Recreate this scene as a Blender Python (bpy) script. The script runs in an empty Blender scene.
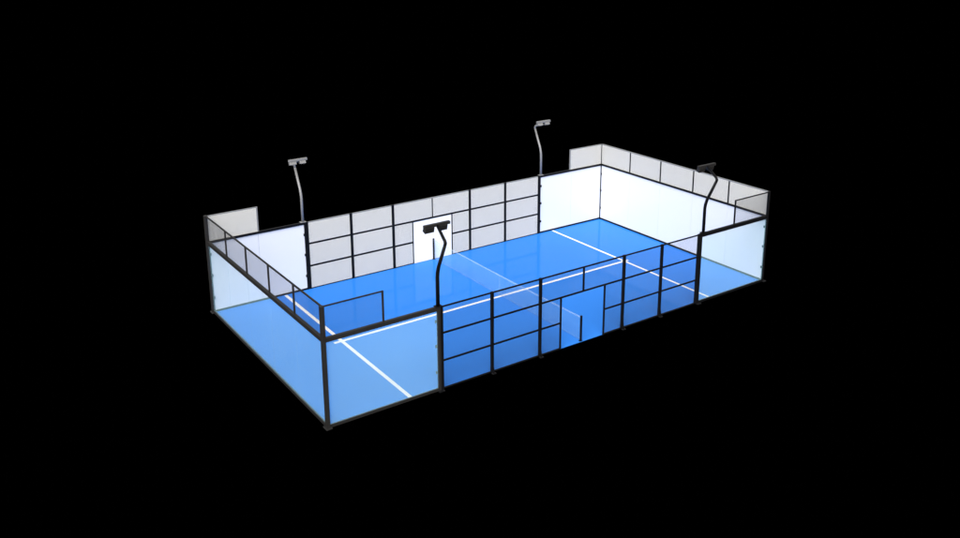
import bpy, bmesh, math, random
from mathutils import Vector, Matrix
random.seed(4)
SC = bpy.context.scene
COL = SC.collection

# ------------------------------------------------------------------ dimensions (metres)
HX = 9.774            # half length of the court
W = 10.0              # width: near long side at y=0, far long side at y=10
HG = 2.846            # top of the glass and of the side fences
HT = 3.846            # top of the mesh above the glass
JX = 5.86             # where side glass meets the mesh fence
NEAR_POSTS = [-5.84, -3.90, -1.91, 1.90, 3.80, 5.78]
FAR_POSTS = [-5.84, -3.91, -1.955, 1.955, 3.91, 5.86]
DOOR = 0.975          # half width of the doorway
Z1, Z2 = HG*0.345, HG*0.678

# ------------------------------------------------------------------ materials
def nodes_of(name):
    m = bpy.data.materials.new(name); m.use_nodes = True
    nt = m.node_tree
    return m, nt, nt.nodes['Principled BSDF'], nt.nodes['Material Output']

def noisy(nt, c, amount, scale, detail=4):
    """colour that wanders slightly around c"""
    tc = nt.nodes.new('ShaderNodeTexCoord')
    nz = nt.nodes.new('ShaderNodeTexNoise'); nz.inputs['Scale'].default_value = scale; nz.inputs['Detail'].default_value = detail
    nt.links.new(tc.outputs['Object'], nz.inputs['Vector'])
    mx = nt.nodes.new('ShaderNodeMix'); mx.data_type = 'RGBA'
    mx.inputs[6].default_value = (*[max(0, v*(1-amount)) for v in c], 1)
    mx.inputs[7].default_value = (*[min(1, v*(1+amount)) for v in c], 1)
    nt.links.new(nz.outputs['Fac'], mx.inputs[0])
    return mx.outputs[2], nz

def plain(name, c, rough=0.5, spec=0.5, metal=0.0, amount=0.12, scale=3.0, bump=0.0):
    m, nt, b, o = nodes_of(name)
    s, nz = noisy(nt, c, amount, scale)
    nt.links.new(s, b.inputs['Base Color'])
    b.inputs['Roughness'].default_value = rough
    b.inputs['Specular IOR Level'].default_value = spec
    b.inputs['Metallic'].default_value = metal
    if bump:
        bp = nt.nodes.new('ShaderNodeBump'); bp.inputs['Strength'].default_value = bump; bp.inputs['Distance'].default_value = 0.01
        nt.links.new(nz.outputs['Fac'], bp.inputs['Height']); nt.links.new(bp.outputs['Normal'], b.inputs['Normal'])
    return m

def veil(name, c, fac, tint=(1, 1, 1), rough=0.08, spec=0.5):
    """clear sheet carrying a faint milky film: transparent mixed with a glossy pale coat"""
    m, nt, b, o = nodes_of(name)
    b.inputs['Base Color'].default_value = (*c, 1)
    b.inputs['Roughness'].default_value = rough
    b.inputs['Specular IOR Level'].default_value = spec
    t = nt.nodes.new('ShaderNodeBsdfTransparent'); t.inputs['Color'].default_value = (*tint, 1)
    mx = nt.nodes.new('ShaderNodeMixShader')
    tc = nt.nodes.new('ShaderNodeTexCoord')
    nz = nt.nodes.new('ShaderNodeTexNoise'); nz.inputs['Scale'].default_value = 0.35; nz.inputs['Detail'].default_value = 2
    nt.links.new(tc.outputs['Object'], nz.inputs['Vector'])
    mr = nt.nodes.new('ShaderNodeMapRange'); mr.inputs['From Min'].default_value = 0.3; mr.inputs['From Max'].default_value = 0.7
    mr.inputs['To Min'].default_value = fac*0.92; mr.inputs['To Max'].default_value = fac*1.08
    nt.links.new(nz.outputs['Fac'], mr.inputs['Value']); nt.links.new(mr.outputs['Result'], mx.inputs['Fac'])
    nt.links.new(t.outputs[0], mx.inputs[1]); nt.links.new(b.outputs[0], mx.inputs[2]); nt.links.new(mx.outputs[0], o.inputs['Surface'])
    return m

M = {}
M['floor'] = plain('blue_court_paint', (0.030, 0.215, 0.76), 0.07, 0.04, amount=0.03, scale=0.5)
M['line'] = plain('white_line_paint', (0.90, 0.90, 0.90), 0.5, 0.2, amount=0.02)
M['ground'] = plain('black_ground', (0, 0, 0), 1.0, 0.0, amount=0)
M['steel'] = plain('charcoal_steel', (0.019, 0.018, 0.018), 0.5, 0.3, amount=0.25)
M['black'] = plain('black_steel', (0.005, 0.005, 0.006), 0.5, 0.12, amount=0.25)
M['zinc'] = plain('grey_steel', (0.26, 0.26, 0.265), 0.45, 0.5, metal=0.2, amount=0.2)
M['pale'] = plain('pale_steel', (0.55, 0.55, 0.56), 0.45, 0.5, amount=0.2, scale=6)
M['wire'] = plain('dark_mesh_wire', (0.055, 0.055, 0.058), 0.6, 0.2, amount=0.1)
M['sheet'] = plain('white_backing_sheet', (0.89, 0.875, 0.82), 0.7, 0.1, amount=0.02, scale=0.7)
M['board'] = plain('white_board', (0.95, 0.95, 0.95), 0.6, 0.1, amount=0.0)
M['glass'] = veil('clear_glass', (0.50, 0.86, 1.0), 0.15, (0.99, 0.995, 1.0))  # pale haze painted into the clear panes in place of reflections
M['opal'] = plain('white_opal_glass', (0.765, 0.785, 0.835), 0.04, 0.35, amount=0.02, scale=0.4)  # white backdrop behind clear panes is painted into the glass colour
M['net'] = plain('white_net_cord', (0.34, 0.60, 0.92), 0.7, 0.1, amount=0.05)
M['tape'] = veil('white_net_tape', (0.70, 0.85, 1.0), 0.20, rough=0.7, spec=0.1)
M['net_strap'] = veil('pale_net_strap', (0.5, 0.7, 0.95), 0.10, rough=0.7, spec=0.1)
M['lens'] = plain('lamp_lens', (0.25, 0.26, 0.28), 0.2, 0.5, amount=0.1)

# ------------------------------------------------------------------ mesh helpers
class MB:
    def __init__(s): s.bm = bmesh.new()
    def box(s, a, b):
        x0, x1 = sorted((a[0], b[0])); y0, y1 = sorted((a[1], b[1])); z0, z1 = sorted((a[2], b[2]))
        v = [s.bm.verts.new((x, y, z)) for z in (z0, z1) for y in (y0, y1) for x in (x0, x1)]
        for f in ((0, 2, 3, 1), (4, 5, 7, 6), (0, 1, 5, 4), (2, 6, 7, 3), (0, 4, 6, 2), (1, 3, 7, 5)):
            s.bm.faces.new([v[i] for i in f])
        return s
    def tube(s, pts, radii, n=12):
        pts = [Vector(p) for p in pts]; rings = []
        for i, p in enumerate(pts):
            d = (pts[min(i+1, len(pts)-1)] - pts[max(i-1, 0)]).normalized()
            u = d.cross(Vector((1, 0, 0)))
            if u.length < 1e-3: u = d.cross(Vector((0, 1, 0)))
            u.normalize(); w = d.cross(u)
            r = radii[i] if isinstance(radii, (list, tuple)) else radii
            rings.append([s.bm.verts.new(p + (u*math.cos(2*math.pi*k/n) + w*math.sin(2*math.pi*k/n))*r) for k in range(n)])
        for a, b in zip(rings, rings[1:]):
            for k in range(n): s.bm.faces.new((a[k], a[(k+1) % n], b[(k+1) % n], b[k])).smooth = True
        s.bm.faces.new(rings[0][::-1]); s.bm.faces.new(rings[-1])
        return s
    def prism(s, poly, h):                      # poly: 3D points of one face, h: extrusion vector
        a = [s.bm.verts.new(p) for p in poly]; b = [s.bm.verts.new(Vector(p) + Vector(h)) for p in poly]
        n = len(a); s.bm.faces.new(a[::-1]); s.bm.faces.new(b)
        for k in range(n): s.bm.faces.new((a[k], a[(k+1) % n], b[(k+1) % n], b[k]))
        return s
    def build(s, name, mat, parent=None, bevel=0.0, label=None):
        bmesh.ops.recalc_face_normals(s.bm, faces=s.bm.faces)
        me = bpy.data.meshes.new(name); s.bm.to_mesh(me); s.bm.free(); me.materials.append(M[mat])
        o = bpy.data.objects.new(name, me); COL.objects.link(o)
        if parent is not None:
            o.parent = parent; o.matrix_parent_inverse = Matrix.Translation(parent.location).inverted()
        if bevel:
            bv = o.modifiers.new('bevel', 'BEVEL'); bv.width = bevel; bv.segments = 2; bv.limit_method = 'ANGLE'
        if label: o['label'] = label
        return o

def thing(name, loc, label, cat, group=None):
    o = bpy.data.objects.new(name, None); COL.objects.link(o); o.location = loc
    o.empty_display_size = 0.3; o['label'] = label; o['category'] = cat; o['kind'] = 'thing'
    if group: o['group'] = group
    return o

class Side:
    """wall plane: maps (along, out, up) to world. out>0 points away from the court"""
    def __init__(s, axis, pos, out): s.axis, s.pos, s.out = axis, pos, out
    def p(s, a, o, z):
        return (a, s.pos + s.out*o, z) if s.axis == 'x' else (s.pos + s.out*o, a, z)
    def bar(s, mb, a0, a1, o0, o1, z0, z1):
        return mb.box(s.p(a0, o0, z0), s.p(a1, o1, z1))

NEAR, FAR = Side('x', 0.0, -1), Side('x', W, 1)
LEFT, RIGHT = Side('y', -HX, -1), Side('y', HX, 1)

def mesh_panel(sd, a0, a1, z0, z1, parent, backed):
    """welded wire panel: real wires, 25 mm pitch; on the far sides a white sheet hangs behind it"""
    mb = MB(); t = 0.00095; step = 0.025
    n = int(round((a1-a0)/step))
    for i in range(1, n):
        a = a0 + (a1-a0)*i/n; sd.bar(mb, a-t, a+t, -0.0012, 0.0006, z0, z1)
    n = int(round((z1-z0)/step))
    for i in range(1, n):
        z = z0 + (z1-z0)*i/n; sd.bar(mb, a0, a1, 0.0007, 0.0022, z-t, z+t)
    p = mb.build('mesh_panel', 'wire', parent)
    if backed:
        q = sd.bar(MB(), a0, a1, 0.006, 0.012, z0, z1).build('backing_sheet', 'sheet', p)  # added sheet in place of the white backdrop seen through the wires
    return p

def base_foot(sd, a, parent, r=0.11):
    mb = MB()
    sd.bar(mb, a-r, a+r, 0.076, 0.19, -0.018, 0.006)
    f = mb.build('base_plate', 'black', parent, 0.004)
    for da in (-0.7*r, 0.7*r):
        x, y, z = sd.p(a+da, 0.15, 0.006); MB().tube([(x, y, z), (x, y, z+0.02)], 0.012, 8).build('bolt', 'steel', f)
    return f

# ------------------------------------------------------------------ setting
g = MB(); g.box((-3000, -3000, -0.5), (3000, 3000, -0.02)); g = g.build('ground', 'ground'); g['kind'] = 'structure'  # black plane added as the blank backdrop, keeps the bright sky out of view
fl = MB().box((-HX, 0, -0.018), (HX, W, 0)).build('court_floor', 'floor'); fl['kind'] = 'structure'
SXL, SXR = -6.93, 6.70
def line(x0, x1, y0, y1, name):
    o = MB().box((x0, y0, 0.001), (x1, y1, 0.004)).build(name, 'line', fl); return o
line(SXL-0.065, SXL+0.065, 0.06, W-0.06, 'service_line')
line(SXR-0.055, SXR+0.055, 0.06, W-0.06, 'service_line')
lx = 0.065
CY = 4.93
line(SXL-0.30, SXL-lx, CY-lx, CY+lx, 'centre_line'); line(SXL+lx, SXR-0.055, CY-lx, CY+lx, 'centre_line'); line(SXR+0.055, SXR+0.22, CY-lx, CY+lx, 'centre_line')

# ------------------------------------------------------------------ end walls (glass with mesh above, corner posts)
def end_wall(sd, glass, backed, label, metal, beam, top_metal):
    root = thing('glass_end_wall', sd.p(W/2, 0, 0), label, 'wall', 'glass walls at the two ends of the court')
    pw = 0.10 if metal == 'steel' else 0.065
    for a, s in ((0.0, -1), (W, 1)):            # corner posts run up to the top of the mesh
        post = sd.bar(MB(), a - (0.02 if s > 0 else pw), a + (pw if s > 0 else 0.02), -0.02, pw, 0, HT+0.02).build('corner_post', metal, root, 0.006)
        foot = MB(); sd.bar(foot, a-0.13+s*.03, a+0.13+s*.03, -0.06, 0.14, -0.0185, 0.014); foot.build('base_plate', metal, post, 0.006)
        for z in (0.6, 1.5, 2.35):
            sd.bar(MB(), a - s*0.02, a - s*0.075, -0.035, -0.012, z-0.05, z+0.05).build('glass_clamp', metal, post)
    sd.bar(MB(), 0.021, W-0.021, -0.012, 0.062, -0.0185, 0.075).build('base_rail', metal, root, 0.004)
    sd.bar(MB(), 0.021, W-0.021, -0.03, 0.075, HG-beam, HG+0.02).build('beam', metal, root, 0.005)
    sd.bar(MB(), 0.021, W-0.021, 0.0, 0.045, HT-0.03, HT+0.018).build('top_rail', top_metal, root, 0.004)
    n = 5; e = 0.021
    for i in range(n):
        a0 = e + (W-2*e)*i/n; a1 = e + (W-2*e)*(i+1)/n
        sd.bar(MB(), a0+0.004, a1-0.004, 0.012, 0.024, 0.076, HG-beam-0.001).build('glass_pane', glass, root)
        if i:
            sd.bar(MB(), a0-0.04, a0+0.04, -0.002, 0.042, HG+0.021, HT-0.031).build('post', metal, root, 0.004)
        mesh_panel(sd, a0+(0.04 if i else 0), a1-(0.04 if i < n-1 else 0), HG+0.021, HT-0.031, root, backed)
    return root

end_wall(LEFT, 'glass', False, 'clear glass end wall at the left with open dark mesh along its top', 'steel', 0.115, 'steel')
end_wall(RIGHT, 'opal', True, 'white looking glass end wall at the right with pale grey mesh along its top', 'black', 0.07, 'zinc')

# ------------------------------------------------------------------ side glass corners
def side_wall(sd, sx, glass, backed, label, metal, beam, top_metal):
    end = HX*sx; joint = JX*sx
    if sd is NEAR: joint = (NEAR_POSTS[0] if sx < 0 else NEAR_POSTS[-1])
    root = thing('glass_corner_wall', sd.p((end+joint)/2, 0, 0), label, 'wall', 'glass corner walls on the long sides')
    e = end - sx*0.021; pw = 0.055 if backed else 0.09
    j = joint + sx*(0.052 + pw)
    mid = (e+j)/2
    lo = lambda a, b: (min(a, b), max(a, b))
    a0, a1 = lo(e, j)
    sd.bar(MB(), a0, a1, -0.012, 0.062, -0.0185, 0.07).build('base_rail', metal, root, 0.004)
    sd.bar(MB(), a0, a1, -0.03, 0.075, HG-beam, HG+0.018).build('beam', metal, root, 0.005)
    for p, q in ((e, mid), (mid, j)):
        b0, b1 = lo(p, q)
        sd.bar(MB(), b0+0.004, b1-0.004, 0.012, 0.024, 0.071, HG-beam-0.001).build('glass_pane', glass, root)
    post = sd.bar(MB(), *lo(j, j - sx*pw), -0.02, 0.08, 0, HG+0.03).build('post', metal, root, 0.005)
    for z in (0.6, 1.5, 2.35):
        sd.bar(MB(), *lo(j, j + sx*0.05), -0.035, -0.012, z-0.05, z+0.05).build('glass_clamp', metal, post)
    base_foot(sd, j - sx*0.05, post)
    m = sx*(7.88 if sx < 0 else 7.80)                                  # the mesh panel standing on the glass by the corner
    sd.bar(MB(), *lo(m, m - sx*0.055), -0.005, 0.045, HG+0.019, HT+0.012).build('post', top_metal if backed else metal, root, 0.004)
    sd.bar(MB(), *lo(e, m), 0.0, 0.04, HT-0.03, HT+0.01).build('top_rail', top_metal, root, 0.004)
    b0, b1 = lo(e, m)
    mesh_panel(sd, b0, b1, HG+0.019, HT-0.031, root, backed)
    return root

side_wall(NEAR, -1, 'glass', False, 'clear glass corner wall at the front left, blue floor and line crossing seen through it', 'steel', 0.115, 'steel')
side_wall(NEAR, 1, 'glass', False, 'clear glass corner wall at the front right, white end wall seen through it', 'black', 0.13, 'black')
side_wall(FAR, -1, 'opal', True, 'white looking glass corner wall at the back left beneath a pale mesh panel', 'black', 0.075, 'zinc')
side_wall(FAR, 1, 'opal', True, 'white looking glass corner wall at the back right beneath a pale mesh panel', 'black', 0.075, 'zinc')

# ------------------------------------------------------------------ mesh fences of the long sides
def mesh_fence(sd, posts, backed, label, top_metal):
    root = thing('mesh_fence', sd.p(0, 0, 0), label, 'fence', 'mesh fences along the long sides')
    rt = 0.043 if backed else 0.028; pw = 0.062 if backed else 0.047
    for i, a in enumerate(posts):
        hw = 0.05 if i in (0, len(posts)-1) else pw
        top = HG + 0.01
        po = sd.bar(MB(), a-hw, a+hw, -0.012, 0.075, 0, top).build('post', 'black', root, 0.005)
        gs = MB()                                # triangular stiffener at the foot
        gs.prism([sd.p(a-0.02, 0.076, 0), sd.p(a-0.02, 0.15, 0), sd.p(a-0.02, 0.076, 0.45)], Vector(sd.p(a+0.02, 0, 0)) - Vector(sd.p(a-0.02, 0, 0)))
        if 0 < i < len(posts)-1:
            gs.build('gusset', 'black', po); base_foot(sd, a, po, 0.08)
        else: gs.bm.free()
    def rail(a0, a1, z, name='rail', metal='black', t=rt):
        sd.bar(MB(), a0, a1, 0.004, 0.05, z-t, z+t).build(name, metal, root, 0.004)
    for i in range(5):
        a0 = posts[i] + (0.05 if i == 0 else pw); a1 = posts[i+1] - (0.05 if i == 4 else pw)
        rail(a0, a1, HG-0.022, 'top_rail', top_metal, 0.022)
        if i != 2:
            rail(a0, a1, 0.02, 'base_rail', 'black', 0.022)
            rail(a0, a1, Z1); rail(a0, a1, Z2)
            for z0, z1 in ((0.042, Z1-rt), (Z1+rt, Z2-rt), (Z2+rt, HG-0.044)):
                mesh_panel(sd, a0, a1, z0, z1, root, backed)
        else:                                    # the bay with the doorway
            rail(a0, a1, Z2)
            m = MB(); sd.bar(m, -0.032, 0.032, 0.004, 0.05, Z2+rt, HG-0.044); m.build('post', 'black', root, 0.004)
            mesh_panel(sd, a0, -0.032, Z2+rt, HG-0.044, root, backed); mesh_panel(sd, 0.032, a1, Z2+rt, HG-0.044, root, backed)
            for s in (-1, 1):
                j0, j1 = sorted((s*DOOR, s*(DOOR+0.055)))
                sd.bar(MB(), j0, j1, 0.0, 0.052, -0.0185, Z2-rt).build('door_jamb', 'black', root, 0.004)
                b0, b1 = (a0, j0) if s < 0 else (j1, a1)
                rail(b0, b1, 0.02, 'base_rail', 'black', 0.022); rail(b0, b1, Z1)
                mesh_panel(sd, b0, b1, 0.042, Z1-rt, root, backed); mesh_panel(sd, b0, b1, Z1+rt, Z2-rt, root, backed)
            if backed:
                sd.bar(MB(), -DOOR, DOOR, 0.02, 0.04, 0.0, Z2-rt).build('doorway_panel', 'board', root, 0, 'plain white panel filling the doorway')  # added piece, stands for the white backdrop beyond the opening
    return root

mesh_fence(NEAR, NEAR_POSTS, False, 'open black mesh fence along the front long side with a clear doorway', 'black')
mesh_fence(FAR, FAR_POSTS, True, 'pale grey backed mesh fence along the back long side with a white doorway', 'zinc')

# ------------------------------------------------------------------ net
net = thing('padel_net', (0, W/2, 0), 'low white net with pale tape stretched across the middle of the blue court', 'net')
NH = 0.93; y0, y1 = 0.07, W-0.07
for y, s in ((0.045, 1), (W-0.045, -1)):
    po = MB().box((-0.032, y-0.03, 0), (0.032, y+0.03, NH+0.04)).build('net_post', 'black', net, 0.005)
    MB().box((-0.06, y-0.04, 0.001), (0.06, y+0.06, 0.015)).build('base_plate', 'black', po, 0.003)
mb = MB(); t = 0.0005
def sag(y): return NH - 0.04*(1-((y-5)/5)**2)
n = 430
for i in range(1, n):
    y = y0 + (y1-y0)*i/n; mb.box((-t, y-t, 0.06), (t, y+t, sag(y)-0.05))
for k in range(1, 36):
    z = 0.05 + k*0.0236
    mb.box((-t+.0018, y0, z-t), (t+.0018, y1, z+t))
mb.build('netting', 'net', net)
mb = MB()
for k in range(20):
    a = y0 + (y1-y0)*k/20; b = y0 + (y1-y0)*(k+1)/20
    mb.prism([(-0.006, a, sag(a)-0.05), (-0.006, b, sag(b)-0.05), (-0.006, b, sag(b)), (-0.006, a, sag(a))], (0.012, 0, 0))
mb.build('net_tape', 'tape', net)
MB().box((-0.004, y0, 0.035), (0.004, y1, 0.06)).build('bottom_tape', 'net_strap', net)
MB().box((-0.007, W/2-0.02, 0.004), (0.007, W/2+0.02, sag(5)-0.051)).build('centre_strap', 'net_strap', net)

# ------------------------------------------------------------------ floodlights
def floodlight(sd, a, metal, label, shift=0.0):
    zb = HG + 0.046                              # stands on the head of the frame posts
    root = thing('floodlight', sd.p(a, 0.03, zb-0.015), label, 'floodlight', 'floodlights at the joints of glass and mesh')
    O = 0.03
    path = [(O, zb), (O, 3.85), (O+.02, 4.0), (O+.08, 4.2), (O+.47, 5.02), (O+.49, 5.09), (O+.46, 5.15), (O-.12, 5.46)]
    pts = [sd.p(a, o, z) for o, z in path]; pts[-1] = sd.p(a+shift, *path[-1])
    k = 0.85 if metal == 'zinc' else 1.0
    MB().tube(pts[:5], [k*q for q in (.062, .06, .06, .058, .052)]).build('pole', metal, root)
    MB().tube(pts[4:], [k*q for q in (.0525, .053, .05, .045)]).build('arm', metal, root)
    sd.bar(MB(), a-0.12, a+0.12, -0.06, 0.11, zb-0.015, zb).build('base_plate', metal, root, 0.004)
    zc, oc = 5.48, O-0.14; a += shift; head = 'steel' if metal == 'black' else metal
    u = 0.82 if metal == 'zinc' else 1.0         # the rear lamps are a little smaller
    sd.bar(MB(), a-0.46*u, a+0.46*u, oc-0.06, oc+0.05, zc-0.05, zc+0.045*u).build('crossbar', head, root, 0.008)
    for x0, x1 in ((-0.44, -0.11), (0.07, 0.36)):    # two lamp heads hang under the bar, faces tilted to the court
        x0 *= u; x1 *= u; mb = MB(); z = zc-0.051
        f = [sd.p(a+x0, oc+0.06, z), sd.p(a+x0, oc-0.08, z), sd.p(a+x0, oc-0.13, z-0.11*u), sd.p(a+x0, oc+0.02, z-0.17*u)]
        mb.prism(f, Vector(sd.p(a+x1, 0, 0)) - Vector(sd.p(a+x0, 0, 0)))
        h = mb.build('lamp_head', head, root, 0.010)
        n = Vector((0, 0.06, 0.15)).normalized()*-0.005    # thin lens on the slanted underside
        f = [sd.p(a+x0+.025, o_+n.y, z+q+n.z) for o_, q in ((oc-0.115, -0.116*u), (oc+0.005, -0.164*u))]
        f += [sd.p(a+x0+.025, o_+2*n.y, z+q+2*n.z) for o_, q in ((oc+0.005, -0.164*u), (oc-0.115, -0.116*u))]
        mb = MB(); mb.prism(f, Vector(sd.p(a+x1-.05, 0, 0)) - Vector(sd.p(a+x0, 0, 0)))
        mb.build('lens', 'lens', h)
    return root
floodlight(NEAR, -5.95, 'black', 'black floodlight on a bent pole at the front left, its lamps before the white doorway', 0.10)
floodlight(NEAR, 6.00, 'black', 'black floodlight on a bent pole at the front right by the glass corner', 0.12)
floodlight(FAR, -6.0, 'zinc', 'grey floodlight on a bent pole behind the back left glass corner', -0.12)
floodlight(FAR, 6.0, 'zinc', 'grey floodlight on a bent pole behind the back right glass corner')

# ------------------------------------------------------------------ light
SUN_EL, SUN_AZ = math.radians(43), math.radians(224)      # azimuth measured from +x towards +y
sd_ = Vector((math.cos(SUN_EL)*math.cos(SUN_AZ), math.cos(SUN_EL)*math.sin(SUN_AZ), math.sin(SUN_EL)))
w = bpy.data.worlds.new('World'); SC.world = w; w.use_nodes = True
nt = w.node_tree; bg = nt.nodes['Background']
sky = nt.nodes.new('ShaderNodeTexSky'); sky.sky_type = 'NISHITA'; sky.sun_disc = False
sky.sun_elevation = SUN_EL; sky.sun_rotation = math.atan2(sd_.x, sd_.y)
sky.air_density = 0.6; sky.dust_density = 3.0; sky.ozone_density = 1.0
hs = nt.nodes.new('ShaderNodeHueSaturation'); hs.inputs['Saturation'].default_value = 0.0
nt.links.new(sky.outputs[0], hs.inputs['Color']); nt.links.new(hs.outputs[0], bg.inputs['Color'])
bg.inputs['Strength'].default_value = 0.12
L = bpy.data.lights.new('sun', 'SUN'); L.energy = 2.6; L.angle = math.radians(60); L.color = (1.0, 0.96, 0.89)
lo = bpy.data.objects.new('sun', L); COL.objects.link(lo)
lo.rotation_euler = sd_.to_track_quat('Z', 'Y').to_euler(); lo.location = sd_*60

# ------------------------------------------------------------------ camera
cam = bpy.data.cameras.new('camera'); co = bpy.data.objects.new('camera', cam); COL.objects.link(co)
PX, PZ, PR = 1.3055, -0.6136, -0.0011
Rm = Matrix.Rotation(PZ, 3, 'Z') @ Matrix.Rotation(PX, 3, 'X') @ Matrix.Rotation(PR, 3, 'Z')
co.matrix_world = Matrix.Translation((-19.5001, -22.1727, 14.3096)) @ Rm.to_4x4()
cam.sensor_width = 36; cam.lens = 904.44/960*36
cam.shift_x = -11.76/960; cam.shift_y = -99.88/960
cam.clip_start = 0.5; cam.clip_end = 9000
SC.camera = co

SC.view_settings.view_transform = 'Standard'; SC.view_settings.look = 'None'; SC.view_settings.gamma = 1
SC.view_settings.exposure = 0.40
SC.cycles.transparent_max_bounces = 48; SC.cycles.max_bounces = 8
